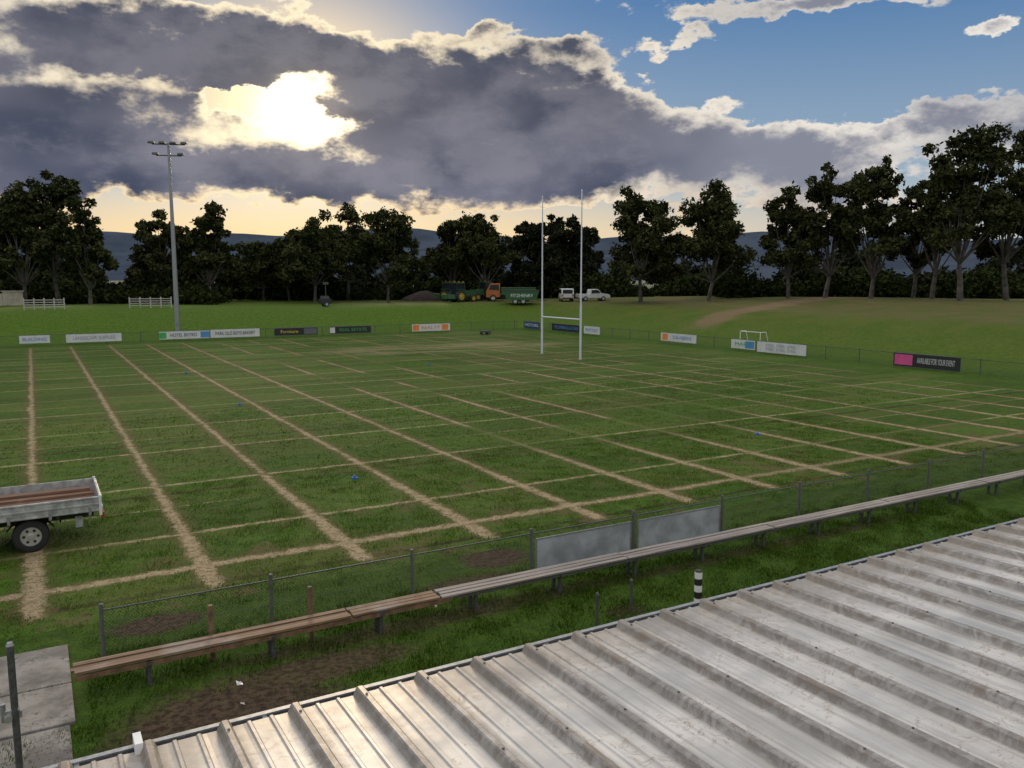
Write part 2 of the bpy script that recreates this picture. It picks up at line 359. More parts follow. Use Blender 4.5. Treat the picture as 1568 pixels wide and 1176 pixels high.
# ---------------------------------------------------------------- materials
steel=simple('galvanised_steel',(.30,.31,.32),.45,.6,.2,20)
dsteel=simple('dark_weathered_steel',(.08,.085,.08),.6,.3,.3,20)
white=simple('white_paint',(.70,.70,.69),.45,0,.06,5)
wwhite=simple('weathered_white_paint',(.42,.40,.36),.7,0,.2,5)
black=simple('black_plastic',(.018,.018,.02),.5,0,.2,8)
tyre=simple('tyre_rubber',(.02,.02,.02),.85,0,.3,30)
rim=simple('silver_rim',(.55,.55,.56),.35,.7,.1,8)
glass=simple('dark_glass',(.02,.025,.03),.08,0,.1,2)
green=simple('tractor_green',(.02,.085,.025),.5,0,.15,4)
yellow=simple('yellow_paint',(.45,.32,.03),.45,0,.1,4)
orange=simple('orange_paint',(.36,.105,.015),.5,0,.15,4)
brownw=simple('weathered_timber_brown',(.16,.095,.055),.8,0,.35,7,.5)
redlamp=simple('red_lens',(.45,.02,.02),.3)
wire=simple('fence_wire',(.06,.07,.06),.6,.2,.2,10)
dirt=simple('red_soil',(.040,.026,.019),.95,0,.35,1.2,1)
conc,g,bs=newmat('concrete'); P=g.n.new('ShaderNodeNewGeometry').outputs['Position']
n1=g.noise(P,1.7,5,.65); n2=g.noise(P,18,3,.6); cr=g.m('ABSOLUTE',g.m('SUBTRACT',g.noise(P,1.1,4,.6),.5))
c=g.mix(g.mr(n1,.35,.65),(.12,.108,.095),(.25,.23,.205)); c=g.mix(g.mr(n2,.5,.7,0,.35),c,(.10,.09,.08)); c=g.mix(g.mr(cr,0,.006,.8,0),c,(.03,.03,.025))
g.put(bs.inputs['Base Color'],c); bs.inputs['Roughness'].default_value=.9; g.put(bs.inputs['Normal'],g.bump(n2,.4,.01))
def planks(name,base):
    m,g,bs=newmat(name); tc=g.n.new('ShaderNodeTexCoord').outputs['Object']; x,y,z=g.sep(tc)
    gr=g.noise(g.comb(g.m('MULTIPLY',x,.8),g.m('MULTIPLY',y,35),g.m('MULTIPLY',z,35)),1,4,.65)
    bl=g.noise(tc,1.1,3,.6)
    c=g.mix(g.mr(gr,.3,.7),tuple(k*.45 for k in base),tuple(k*1.25 for k in base))
    c=g.mix(g.mr(bl,.5,.7,0,.4),c,(.36,.33,.30))
    g.put(bs.inputs['Base Color'],c); bs.inputs['Roughness'].default_value=.75; g.put(bs.inputs['Normal'],g.bump(gr,.5,.006)); return m
pl_b=planks('plank_brown',(.20,.12,.07)); pl_g=planks('plank_grey',(.28,.24,.215))
# ---------------------------------------------------------------- clubhouse roof
RZ=3.0; RB=5.66; PIT=.491; SL=math.tan(math.radians(1.6))
def roofmat():
    m,g,bs=newmat('zinc_roof_sheeting'); P=g.n.new('ShaderNodeNewGeometry').outputs['Position']; a,b,z=g.sep(P)
    n=g.noise(P,1.6,3,.6); n2=g.noise(P,6,5,.7,1.5); n3=g.noise(g.comb(g.m('MULTIPLY',a,12),g.m('MULTIPLY',b,.6),0),1,3,.6)
    c=g.mix(g.mr(n,.3,.7),(.47,.455,.43),(.63,.61,.58))
    c=g.mix(g.mr(n3,.42,.72,0,.5),c,(.30,.27,.24))
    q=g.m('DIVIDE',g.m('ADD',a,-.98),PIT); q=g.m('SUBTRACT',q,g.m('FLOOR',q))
    c=g.mix(g.m('MULTIPLY',g.m('MAXIMUM',g.mr(q,.08,.26,1,0),g.mr(q,.82,.93,0,1)),g.mr(n2,.35,.6,.45,.85)),c,(.175,.155,.135))  # rib shading painted into the sheet colour, darker band beside each rib
    ring=g.m('ABSOLUTE',g.m('SUBTRACT',n2,.58))
    st=g.m('MULTIPLY',g.mr(ring,.0,.03,.6,0),g.mr(n,.42,.58))
    c=g.mix(st,c,(.24,.16,.10))
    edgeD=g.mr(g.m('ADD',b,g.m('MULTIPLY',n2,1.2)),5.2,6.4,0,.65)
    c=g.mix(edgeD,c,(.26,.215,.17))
    g.put(bs.inputs['Base Color'],c); bs.inputs['Metallic'].default_value=.45
    g.put(bs.inputs['Roughness'],g.mr(n,.3,.7,.36,.52)); g.put(bs.inputs['Normal'],g.bump(g.noise(P,3,2,.5),.3,.02))
    return m
RM=roofmat()
club=empty('clubhouse_building',(0,0,0))
def roofz(b): return RZ+(RB-b)*SL
prof=[(-.055,0),(-.030,.052),(-.018,.062),(.018,.062),(.030,.052),(.055,0),(.12,0.0),(.145,0.002),(.155,.013),(.175,.013),(.185,.002),
      (.300,.002),(.310,.013),(.330,.013),(.340,.002),(.37,0)]
mb=MB(); pts=[]
k0=-8; k1=42
for k in range(k0,k1):
    A=.98+PIT*k
    for (px,pz) in prof: pts.append((A+px,pz))
vs=[];fs=[]
bsn=[RB+.03,RB-1.2,RB-3,RB-6,RB-10]
for bb in bsn:
    for (pa,pz) in pts: vs.append((pa,bb,roofz(bb)+pz))
n=len(pts)
for j in range(len(bsn)-1):
    for i in range(n-1): fs.append((j*n+i,(j+1)*n+i,(j+1)*n+i+1,j*n+i+1))
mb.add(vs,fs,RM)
for k in range(k0,k1):
    A=.98+PIT*k; z0=roofz(RB+.03)
    mb.add([(A+px,RB+.031,z0+pz) for px,pz in prof[:6]],[(0,1,2,3,4,5)],dsteel)
ro=mb.build('roof_sheets',parent=club)
mb=MB()
for k in range(0,26):
    A=.98+PIT*k
    for bb in (RB-.12,RB-1.3,RB-2.5,RB-3.7):
        mb.cyl((A,bb,roofz(bb)+.062),(A,bb,roofz(bb)+.070),.011,.008,dsteel,6)
mb.build('roof_screws',parent=club)
A0=.98+PIT*k0; A1=.98+PIT*k1
mb=MB()
mb.box(A0,A1,RB+.00,RB+.012,RZ-.13,RZ-.006,steel)
mb.box(A0,A1,RB+.014,RB+.12,RZ-.13,RZ-.118,steel)
mb.box(A0,A1,RB+.12,RB+.132,RZ-.13,RZ-.022,steel)
mb.box(A0,A1,RB+.10,RB+.145,RZ-.020,RZ-.006,steel)
a=A0+.6
while a<A1:
    mb.box(a,a+.03,RB+.014,RB+.099,RZ-.03,RZ-.02,steel); a+=1.2
mb.build('gutter',parent=club)
mb=MB(); 
mb.box(A0+.2,A1-.2,-4.0,RB-.25,0,RZ-.16,simple('rendered_wall',(.45,.42,.38),.8))
mb.build('walls',parent=club)
mb=MB(); a,b=ground(222,1150,3.0)
mb.box(a-.06,a-.01,RB-.02,RB+.14,RZ+.001,RZ+.075,white); mb.build('gutter_bracket',parent=club)
# ---------------------------------------------------------------- perimeter fences
def mesh_fence(name,p0,p1,h,post_sp,wirepitch,wr,rail=.018,postr=.025,first=0,posth=.08,pmat=None):
    p0=Vector((*p0,0)); p1=Vector((*p1,0)); L=(p1-p0).length; rz=math.atan2(p1.y-p0.y,p1.x-p0.x)
    e=empty(name,p0,rz)
    mb=MB(); x=first
    while x<L+.01:
        mb.cyl((x,0,-.05),(x,0,h+posth),postr,postr,pmat or dsteel,8)
        mb.cyl((x,0,h+posth),(x,0,h+posth+.015),postr*1.25,postr*.6,dsteel,8); x+=post_sp
    mb.build('posts',parent=e)
    mb=MB(); mb.cyl((0,0,h-.02),(L,0,h-.02),rail,rail,dsteel,6); mb.cyl((0,0,.06),(L,0,.06),.006,.006,dsteel,4); mb.cyl((0,0,h*.5),(L,0,h*.5),.004,.004,dsteel,4)
    mb.build('rails',parent=e)
    hh=h+.03; z0=.04; H=hh-z0; V=[];
    for s in(1,-1):
        for x in np.arange(-H,L,wirepitch):
            xa,za,xb,zb=(x,z0,x+H,hh) if s>0 else (x,hh,x+H,z0)
            if xa<0: t=-xa/(xb-xa); xa,za=0,za+(zb-za)*t
            if xb>L: t=(L-xa)/(xb-xa); xb,zb=L,za+(zb-za)*t
            if xb-xa<.02: continue
            w=wr/1.414; sg=1 if zb>za else -1
            V+=[(xa-w*sg,s*.004,za+w),(xa+w*sg,s*.004,za-w),(xb+w*sg,s*.004,zb-w),(xb-w*sg,s*.004,zb+w)]
    V=np.array(V); o=np_mesh('wire_mesh',V,np.arange(len(V)).reshape(-1,4),[wire]); o.parent=e
    return e
FB=14.1
mesh_fence('wire_mesh_fence',(.65,FB),(51.5,FB),.93,2.65,.060,.0022,rail=.014,postr=.032,pmat=simple('fence_post_grey',(.11,.115,.11),.6,.3,.2,15))
mesh_fence('wire_mesh_fence',(-60,87.7),(51.5,87.7),1.0,3.0,.2,.005,rail=.02,postr=.03)
mesh_fence('wire_mesh_fence',(52.3,87.7),(52.3,14.9),1.0,3.0,.2,.005,rail=.02,postr=.03)
pnl=simple('faded_board_back',(.29,.315,.34),.6,0,.25,2)
for a0,a1 in((8.68,11.15),(11.33,13.8)):
    mb=MB(); mb.box(a0,a1,FB-.045,FB-.03,.13,.80,pnl)
    mb.box(a0,a1,FB-.052,FB-.047,.77,.80,steel); mb.box(a0,a1,FB-.052,FB-.047,.13,.16,steel); mb.box(a0,a0+.03,FB-.052,FB-.047,.163,.767,steel); mb.box(a1-.03,a1,FB-.052,FB-.047,.163,.767,steel)
    mb.build('advertising_board')
# ---------------------------------------------------------------- long bench
bench=empty('spectator_bench',(0,0,0))
rnd=random.Random(2)
def bench_run(a0,a1,mat,nm,zoff=0):
    mb=MB(); seg=4.2; x=a0
    while x<a1-.1:
        x2=min(x+seg,a1)
        for i in range(3):
            y=12.93+i*.135; dz=rnd.uniform(-.008,.010)
            mb.box(x+.008+rnd.uniform(0,.05),x2-.008,y,y+.112,.43+dz+zoff,.468+dz+zoff,mat)
        x=x2
    mb.build(nm,parent=bench,bevel=.004)
bench_run(.15,6.0,pl_b,'seat_planks_brown'); bench_run(6.0,49,pl_g,'seat_planks_grey')
mb=MB(); x=1.2
while x<49:
    mb.box(x-.03,x+.03,13.0,13.06,-.05,.36,dsteel); mb.box(x-.03,x+.03,13.22,13.28,-.05,.36,dsteel); mb.box(x-.035,x+.035,12.92,13.33,.362,.42,dsteel); x+=1.85
mb.build('legs',parent=bench)
mb=MB(); mb.box(.2,6.2,12.94,12.965,.34,.418,brownw); mb.box(6.3,49,12.94,12.96,.37,.418,dsteel); mb.build('stringer',parent=bench)
for px in(322,475):
    a=on_b(px,13.45,950); mb=MB(); mb.box(a-.035,a+.035,13.38,13.45,0,.93,brownw); mb.build('timber_stake',bevel=.006)
for (x,y) in((966,937),(914,960)):
    a,b=ground(x,y); mb=MB(); mb.cyl((0,0,-.05),(0,0,.60),.028,.028,dsteel,10); mb.cyl((0,0,.60),(0,0,.63),.034,.02,dsteel,10); mb.cyl((0,0,.42),(0,.05,.42),.012,.012,dsteel,6); mb.build('steel_post',(a,b,0))
a,b=ground(1068,935); mb=MB()
for i in range(6):
    mb.cyl((0,0,i*.125),(0,0,(i+1)*.125),.07,.07,(black if i%2==0 else white),16,caps=False)
mb.cyl((0,0,.75),(0,0,.78),.07,.055,black,16); mb.build('striped_bollard',(a,b,0))
for (b0,b1) in((12.35,13.62),(13.65,15.15)):
    mb=MB(); mb.box(-5,.17,b0,b1,-.05,.05,conc); mb.build('concrete_slab',bevel=.015)
mb=MB(); mb.box(-5,.1,10.6,12.32,-.05,.03,conc); mb.build('concrete_slab',bevel=.015)
gp=MB(); gp.cyl((0,0,-.05),(0,0,1.82),.04,.04,dsteel,12); gp.cyl((0,0,1.82),(0,0,1.86),.046,.03,steel,12)
gp.cyl((-.12,0,1.02),(.05,0,1.02),.028,.028,steel,10); gp.cyl((-.12,0,.9),(-.12,0,1.12),.03,.03,steel,10); gp.cyl((-.07,-.02,.95),(-.07,-.08,.95),.045,.045,rim,12); gp.cyl((-.04,0,1.62),(.07,0,1.66),.012,.012,steel,8)
gp.cyl((0.05,0,1.0),(.05,0,.92),.02,.02,steel,8)
gp.build('gate_post',(-.47,11.0,0))
for i,(x,y) in enumerate(((367,1055),(372,1082),(668,932))):
    a,b=ground(x,y); s=.035 if i else .075; r=random.Random(i); mb=MB(); vs=[(r.uniform(-1,1)*s,r.uniform(-1,1)*s,r.uniform(0.02,1.2)*s) for _ in range(8)]
    mb.add(vs,[(0,1,2),(0,2,3),(2,3,4),(3,4,5),(1,5,6),(4,6,7),(0,6,7)],white); mb.build('litter',(a,b,.03))
bluep=simple('blue_plastic',(.02,.11,.42),.8)
for (x,y) in((367,620),(543,733),(285,572),(657,559),(1160,666)):
    a,b=ground(x,y); mb=MB(); mb.cyl((0,0,0),(0,0,.05),.10,.10,bluep,14); mb.cyl((0,0,.05),(0,0,.10),.05,.04,bluep,10); mb.build('sprinkler_cap',(a,b,0))
# ---------------------------------------------------------------- goal posts
gw=simple('goalpost_paint',(.62,.64,.70),.4,.1,.05,3)
ca=ca_g+3; cb=cb_g
goal=empty('rugby_goal_posts',(ca,cb,0),0)
mb=MB()
for s in(-1,1):
    mb.cyl((0,s*2.75,-.1),(0,s*2.75,4.2),.085,.08,gw,14); mb.cyl((0,s*2.75,4.2),(0,s*2.75,12.7),.065,.04,gw,12)
    mb.cyl((0,s*2.75,-.02),(0,s*2.75,.08),.14,.12,steel,14)
mb.build('uprights',parent=goal)
mb=MB(); mb.cyl((0,-2.67,3.05),(0,2.67,3.05),.06,.06,gw,12); mb.build('crossbar',parent=goal)
# ---------------------------------------------------------------- floodlight tower
fa=on_b(272,92,500); fbv=92
ft=MB(); Dp=fa*SY+fbv*CY
ztop=6.1+(427-230)/F*Dp*1.02
zg=float(terr(fa,fbv)); hh=ztop-zg
ft.cyl((0,0,-.2),(0,0,hh*.5),.27,.20,steel,14); ft.cyl((0,0,hh*.5),(0,0,hh),.20,.12,steel,14); ft.cyl((0,0,-.1),(0,0,.06),.5,.5,steel,14)
def lampheads(z,half,n):
    ft.cyl((-half,0,z),(half,0,z),.06,.06,dsteel,8)
    for i in range(n):
        x=-half+2*half*i/(n-1)
        ft.cyl((x,0,z),(x,-.25,z+.05),.04,.04,dsteel,6)
        ft.box(x-.33,x+.33,-.75,-.15,z+.02,z+.20,dsteel,taper=(.08,.1))
lampheads(hh-.15,1.55,4); lampheads(hh-1.25,1.2,2)
ft.box(-.18,.18,-.35,-.22,1.2,1.9,steel)
ft.build('floodlight_tower',(fa,fbv,zg),-YAW*.6)
# ---------------------------------------------------------------- advertising boards
tm={}
def cm(c):
    if c not in tm: tm[c]=simple('board_paint_%d'%len(tm),c,.5,0,.08,1.5)
    return tm[c]
W=(.60,.60,.59); K=(.02,.02,.022); NV=(.02,.05,.14); Gn=(.05,.35,.08); BL=(.08,.25,.50); YE=(.7,.5,.05); OR=(.75,.22,.04); PK=(.6,.08,.25); GY=(.30,.34,.38)
def board(side,x0,x1,z0,z1,bg_,text,tc_,panels=()):
    if side=='far': p0=on_b(x0,87.6); p1=on_b(x1,87.6); wd=p1-p0; loc=((p0+p1)/2,87.62,0); rz=0
    else: p0=on_a(x0,52.2); p1=on_a(x1,52.2); wd=p0-p1; loc=(52.22,(p0+p1)/2,0); rz=-math.pi/2
    e=empty('advertising_board',loc,rz); mb=MB()
    mb.box(-wd/2,wd/2,-.03,0,z0,z1,cm(bg_)); 
    mb.box(-wd/2-.02,wd/2+.02,.003,.02,z0-.02,z1+.02,steel); mb.build('panel',parent=e)
    h=z1-z0
    for i,(q0,q1,c) in enumerate(panels):
        mb=MB(); mb.box(-wd/2+wd*q0,-wd/2+wd*q1,-.036,-.032,z0+h*.1,z1-h*.1,cm(c)); mb.build('colour_block_%d'%(i+1),parent=e)
    q0=max([p[1] for p in panels if p[1]<.6],default=0); q1=min([p[0] for p in panels if p[0]>.6],default=1)
    cu=bpy.data.curves.new('lettering','FONT'); cu.body=text; cu.align_x='CENTER'; cu.align_y='CENTER'; cu.size=h*.62; cu.extrude=.003
    cu.materials.append(cm(tc_)); t=bpy.data.objects.new('lettering',cu); COL.objects.link(t); t.parent=e
    nl=max(len(l) for l in text.split('\n')); est=nl*cu.size*.60; sx=min(1.5,wd*(q1-q0)*.86/est)
    if '\n' in text: cu.size*=.6; sx=min(1.5,sx*1.6)
    t.scale=(sx,1,1); t.location=(-wd/2+wd*(q0+q1)/2,-.042,(z0+z1)/2); t.rotation_euler=(math.pi/2,0,0)
board('far',28,75,.25,.95,W,'BUILDING',BL)
board('far',100,185,.2,.95,W,'LANDSCAPE SUPPLIES',(.25,.3,.35))
board('far',243,320,.2,.95,W,'HOTEL BISTRO',NV,[(0,.14,Gn),(.82,1,BL)])
board('far',322,397,.2,1.0,W,'PARK OLD BOYS BAKERY',K)
board('far',420,486,.2,.95,K,'Furniture',YE,[(.68,.98,(.12,.12,.13))])
board('far',505,568,.2,.95,K,'REAL ESTATE',Gn,[(.0,.12,W)])
board('far',631,689,.15,.95,W,'REALTY',OR,[(.02,.18,OR),(.78,.95,OR)])
board('right',803,826,.15,.95,NV,'MOTORS',W)
board('right',845,890,.2,1.0,K,'PLUMBING & GAS',BL)
board('right',894,918,.2,1.0,W,'PHYSIO',BL)
board('right',1012,1066,.25,1.0,W,'TAVERN',BL,[(.05,.2,OR)])
board('right',1120,1156,.2,.95,W,'MART',Gn,[(.6,.98,BL)])
board('right',1160,1235,.1,.95,W,'STEEL  STEEL  STEEL\nSTEEL  STEEL  STEEL',GY)
board('right',1370,1473,.1,1.0,K,'AVAILABLE FOR YOUR EVENT',W,[(.02,.3,PK)])
ga=55.5; gb=on_a(1148,55.5,530); mb=MB()
for s in(-1.2,1.2):
    mb.cyl((0,s,0),(0,s,1.25),.035,.035,white,8); mb.cyl((0,s,1.25),(.7,s,1.25),.03,.03,white,8); mb.cyl((.7,s,1.25),(1.1,s,0),.03,.03,white,8); mb.cyl((0,s,.03),(1.1,s,.03),.03,.03,white,8)
mb.cyl((0,-1.2,1.25),(0,1.2,1.25),.035,.035,white,8); mb.cyl((1.1,-1.2,.03),(1.1,1.2,.03),.03,.03,white,8); mb.build('portable_goal',(ga,gb,float(terr(ga,gb))+.02))
for x0,x1 in((36,98),(198,262)):
    a0=on_b(x0,103,460); a1=on_b(x1,103,460); L=a1-a0; mb=MB(); x=0
    while x<=L+.01: mb.box(x-.06,x+.06,-.06,.06,0,1.25,wwhite); x+=L/4
    for z in(.25,.5,.75,1.0): mb.box(0,L,-.09,-.063,z,z+.09,wwhite)
    mb.build('white_rail_fence',(a0,103,float(terr(a0,103))))
a0,b0=at_depth(18,104); mb=MB(); wl_=simple('cream_masonry',(.42,.38,.30),.9,0,.15,2,.3); mb.box(-1.1,1.1,-.3,.3,0,1.7,wl_); mb.box(-1.25,1.25,-.4,.4,1.702,1.85,wl_); mb.box(-2.6,-1.12,-.2,.2,0,1.5,wl_); mb.build('masonry_wall',(a0,b0,float(terr(a0,b0))),0,bevel=.02)
# ---------------------------------------------------------------- ute with tray
ute=empty('tray_utility_truck',(-.33,21.9,0)); 
utew=simple('ute_white_paint',(.60,.61,.60),.35,0,.08,2); alu=simple('tray_aluminium',(.40,.405,.40),.45,.35,.3,5); bed=planks('tray_timber',(.20,.11,.07))
mb=MB()
for s in(-1,1):
    mb.wheel(0,s*.80,.37,.37,.25,tyre,rim); mb.wheel(-3.1,s*.80,.37,.37,.25,tyre,rim)
mb.cyl((0,-.8,.36),(0,.8,.36),.06,.06,black,8); mb.cyl((-3.1,-.8,.36),(-3.1,.8,.36),.05,.05,black,8); mb.cyl((0,-.14,.36),(0,.14,.36),.15,.15,black,10)
mb.build('wheels',parent=ute)
mb=MB()
for s in(-.42,.42): mb.box(-3.8,1.3,s-.04,s+.04,.55,.68,black)
for x in(-1.3,-.65,.55,1.15):
    mb.box(x-.04,x+.04,-.98,.98,.70,.78,black)
for s in(-1,1):
    for x in(-.62,.60,.95):
        mb.cyl((x,s*.45,.5),(x,s*.95,.78),.02,.02,black,6)
    pts=[(.50*math.cos(math.pi*i/8),.36+.42*math.sin(math.pi*i/8)) for i in range(9)]
    for i in range(8):
        p=pts[i];q=pts[i+1]; y0,y1=(s*.68,s*.97) if s>0 else (-.97,-.68)
        mb.add([(p[0],y0,p[1]),(p[0],y1,p[1]),(q[0],y1,q[1]),(q[0],y0,q[1])],[(0,1,2,3)],black)
    mb.box(.9,1.05,s*.8-.03,s*.8+.03,.42,.68,alu); mb.box(-.95,-.75,s*.8-.12,s*.8+.12,.48,.7,black)
mb.build('chassis',parent=ute)
mb=MB(); mb.box(-1.5,1.42,-1.0,1.0,.785,.845,alu); mb.build('tray_deck',parent=ute)
mb=MB()
for i in range(8): mb.box(-1.48,1.38,-.93+i*.235,-.93+i*.235+.22,.848,.866,bed)
mb.box(-1.3,1.36,.35,.62,.868,.93,bed); mb.box(-1.1,1.30,.55,.80,.933,1.0,bed); mb.box(-1.2,1.33,-.2,.02,.868,.91,bed)
mb.build('tray_boards',parent=ute)
mb=MB()
for s in(-1,1):
    y0,y1=(s*1.03,s*1.0) if s<0 else (1.0,1.03)
    mb.box(-1.5,1.40,y0,y1,.79,1.14,alu)
    for z in(.80,.95,1.10):
        yy=(-1.048,-1.032) if s<0 else (1.032,1.048); mb.box(-1.5,1.40,*yy,z,z+.035,alu)
    for x in(-1.2,-.4,.4,1.2):
        yy=(-1.06,-1.05) if s<0 else (1.05,1.06); mb.box(x-.03,x+.03,*yy,.72,.92,steel)
mb.box(1.402,1.44,-1.0,1.0,.80,1.14,alu); mb.box(1.442,1.46,-1.0,1.0,1.10,1.13,alu)
mb.box(1.39,1.45,-1.07,-1.0,.70,1.17,utew); mb.box(1.39,1.45,1.0,1.07,.70,1.17,utew)
mb.build('tray_sides',parent=ute,bevel=.004)
mb=MB(); mb.box(1.43,1.49,-.98,-.62,.62,.74,redlamp); mb.box(1.43,1.49,.62,.98,.62,.74,redlamp); mb.box(1.46,1.52,-.2,.2,.6,.7,utew); mb.build('tail_lamps',parent=ute)
mb=MB()
for s in(-1,1): mb.cyl((-1.52,s*.95,.8),(-1.52,s*.95,1.9),.03,.03,alu,8)
for z in(1.25,1.6,1.9): mb.cyl((-1.52,-.95,z),(-1.52,.95,z),.025,.025,alu,8)
mb.build('headboard',parent=ute)
mb=MB(); mb.prism([(-1.6,.5),(-1.6,1.1),(-1.75,1.75),(-2.75,1.78),(-3.25,1.18),(-3.95,1.05),(-4.05,.9),(-4.05,.45),(-3.55,.45),(-3.45,.7),(-3.1,.82),(-2.75,.7),(-2.65,.45)],-.87,.87,utew)
mb.build('cab',parent=ute,bevel=.03)
mb=MB()
for s in(-1,1):
    yy=(-.88,-.872) if s<0 else (.872,.88)
    mb.prism([(-1.72,1.15),(-1.83,1.66),(-2.68,1.68),(-3.05,1.18)],*yy,glass)
mb.build('windows',parent=ute)
# ---------------------------------------------------------------- machinery on the bank
def put(x,D): 
    a,b=at_depth(x,D); return (a,b,float(terr(a,b)))
def tractor(x,D,rz):
    e=empty('tractor',put(x,D),rz); mb=MB()
    for s in(-1,1): mb.wheel(0,s*.85,.85,.85,.5,tyre,yellow,20); mb.wheel(2.3,s*.75,.55,.55,.35,tyre,yellow,18)
    mb.build('wheels',parent=e)
    mb=MB(); mb.prism([(.7,.8),(.7,1.75),(2.9,1.6),(3.05,1.3),(3.05,.75)],-.38,.38,green); mb.box(-.4,.9,-.55,.55,.7,1.25,green); mb.box(-.6,.6,-1.12,-.62,1.72,1.8,green); mb.box(-.6,.6,.62,1.12,1.72,1.8,green); mb.box(-.6,.8,-.75,.75,2.65,2.82,green); mb.cyl((1.6,.3,1.6),(1.6,.3,2.5),.05,.05,black,8); mb.build('body',parent=e)
    mb=MB(); mb.box(-.55,.75,-.68,.68,1.26,2.64,glass,taper=(.06,.06)); mb.box(-.6,-.52,-.72,-.64,1.25,2.64,black); mb.box(-.6,-.52,.64,.72,1.25,2.64,black); mb.box(.72,.8,-.72,-.64,1.25,2.64,black); mb.build('cab',parent=e)
    mb=MB(); mb.cyl((-.4,0,2.82),(-.4,0,3.05),.09,.07,orange,8); mb.box(.6,.7,-.6,-.35,2.83,2.97,yellow); mb.box(.6,.7,.35,.6,2.83,2.97,yellow)
    mb.box(-2.2,-.9,-.9,.9,.5,1.1,green,taper=(.1,.1)); mb.box(-.9,-.4,-.1,.1,.6,.75,black); mb.build('fittings',parent=e)
tractor(700,120,math.radians(10)); tractor(745,126,math.radians(190)); tractor(686,125,math.radians(-60))
e=empty('tip_truck',put(772,122),math.radians(150)); mb=MB()
for x in(1.6,-2.2,-3.3):
    for s in(-1,1): mb.wheel(x,s*.95,.5,.5,.35,tyre,rim,18)
mb.build('wheels',parent=e)
mb=MB(); mb.prism([(.6,.6),(.6,2.6),(2.0,2.6),(2.45,1.7),(2.6,1.5),(2.6,.55)],-1.1,1.1,orange); mb.build('cab',parent=e,bevel=.05)
mb=MB(); mb.prism([(.75,1.6),(.75,2.4),(1.95,2.4),(2.2,1.7)],-1.12,-1.105,glass); mb.prism([(.75,1.6),(.75,2.4),(1.95,2.4),(2.2,1.7)],1.105,1.12,glass); mb.add([(2.06,-.95,2.5),(2.06,.95,2.5),(2.46,.95,1.72),(2.46,-.95,1.72)],[(0,1,2,3)],glass); mb.build('windows',parent=e)
mb=MB(); mb.box(-4.4,2.4,-.45,.45,.6,.85,black); mb.build('chassis',parent=e)
mb=MB(); mb.box(-4.6,.4,-1.2,1.2,.95,1.9,green); mb.box(-4.65,.45,-1.25,1.25,1.902,2.0,green)
for i in range(6): mb.box(-4.5+i*.9,-4.4+i*.9,-1.25,-1.202,.95,1.89,green)
mb.build('tip_body',parent=e)
a,b,z=put(800,116); e=empty('green_trailer',(a,b,z),-YAW+.0); mb=MB()
for x in(-1.0,.1):
    for s in(-1,1): mb.wheel(x,s*.9,.42,.42,.3,tyre,rim,16)
mb.build('wheels',parent=e)
mb=MB(); mb.prism([(-2.2,.6),(-2.6,1.85),(2.3,1.85),(1.9,.6)],-1.1,1.1,green); mb.box(-2.65,2.35,-1.14,1.14,1.852,1.95,black); mb.cyl((1.9,0,.6),(3.4,0,.5),.06,.06,black,8); mb.build('hopper',parent=e)
cu=bpy.data.curves.new('lettering','FONT'); cu.body='FITZHENRY'; cu.size=.6; cu.align_x='CENTER'; cu.extrude=.004; cu.materials.append(white); t=bpy.data.objects.new('lettering',cu); COL.objects.link(t); t.parent=e; t.location=(-.1,-1.12,1.0); t.rotation_euler=(math.pi/2,0,0)
def van(x,D,rz,name,utility=False):
    e=empty(name,put(x,D),rz); mb=MB()
    for xx in(-1.35,1.35):
        for s in(-1,1): mb.wheel(xx,s*.78,.35,.35,.24,tyre,rim,16)
    mb.build('wheels',parent=e)
    mb=MB()
    if utility: pr=[(-2.4,.45),(-2.4,1.05),(-.7,1.05),(-.55,1.7),(.55,1.72),(1.1,1.12),(2.2,.98),(2.4,.8),(2.4,.4)]
    else: pr=[(-2.3,.4),(-2.35,1.1),(-2.15,1.85),(.9,1.85),(1.6,1.15),(2.3,1.0),(2.4,.4)]
    mb.prism(pr,-.88,.88,utew); mb.build('body',parent=e,bevel=.05)
    mb=MB()
    wp=[(-.5,1.1),(-.4,1.6),(.5,1.62),(.95,1.15)] if utility else [(-2.1,1.15),(-1.95,1.72),(.8,1.72),(1.35,1.18)]
    mb.prism(wp,-.895,-.885,glass); mb.prism(wp,.885,.895,glass)
    if utility: mb.box(-2.3,-.75,-.8,.8,1.055,1.08,black)
    else: mb.box(-2.37,-2.2,-.7,.7,1.15,1.7,glass)
    f=[(.6,1.66),(1.06,1.16)] if utility else [(.98,1.80),(1.6,1.2)]
    mb.add([(f[0][0]+.03,-.72,f[0][1]),(f[0][0]+.03,.72,f[0][1]),(f[1][0]+.04,.76,f[1][1]),(f[1][0]+.04,-.76,f[1][1])],[(0,1,2,3)],glass)
    mb.build('windows',parent=e)
    mb=MB(); k=-2.42 
    mb.box(k,k+.06,-.85,-.65,.8,1.05,redlamp); mb.box(k,k+.06,.65,.85,.8,1.05,redlamp); mb.box(2.38,2.45,-.8,.8,.42,.6,black); mb.box(k-.02,k+.05,-.8,.8,.42,.58,black); mb.build('trim',parent=e)
van(867,122,math.radians(62),'parked_van'); van(908,122,math.radians(-18),'parked_utility_truck',True)
e=empty('lighting_tower_trailer',put(497,108)); mb=MB(); mb.box(-.7,.7,-.5,.5,.35,1.0,black); mb.box(-.5,.4,-.45,.45,1.003,1.35,dsteel); mb.cyl((.1,0,1.3),(.1,0,3.0),.06,.05,dsteel,8); mb.box(-.2,.45,-.15,.15,2.85,3.15,dsteel); mb.wheel(0,-.6,.32,.32,.2,tyre,rim,14); mb.wheel(0,.6,.32,.32,.2,tyre,rim,14); mb.build('body',parent=e)
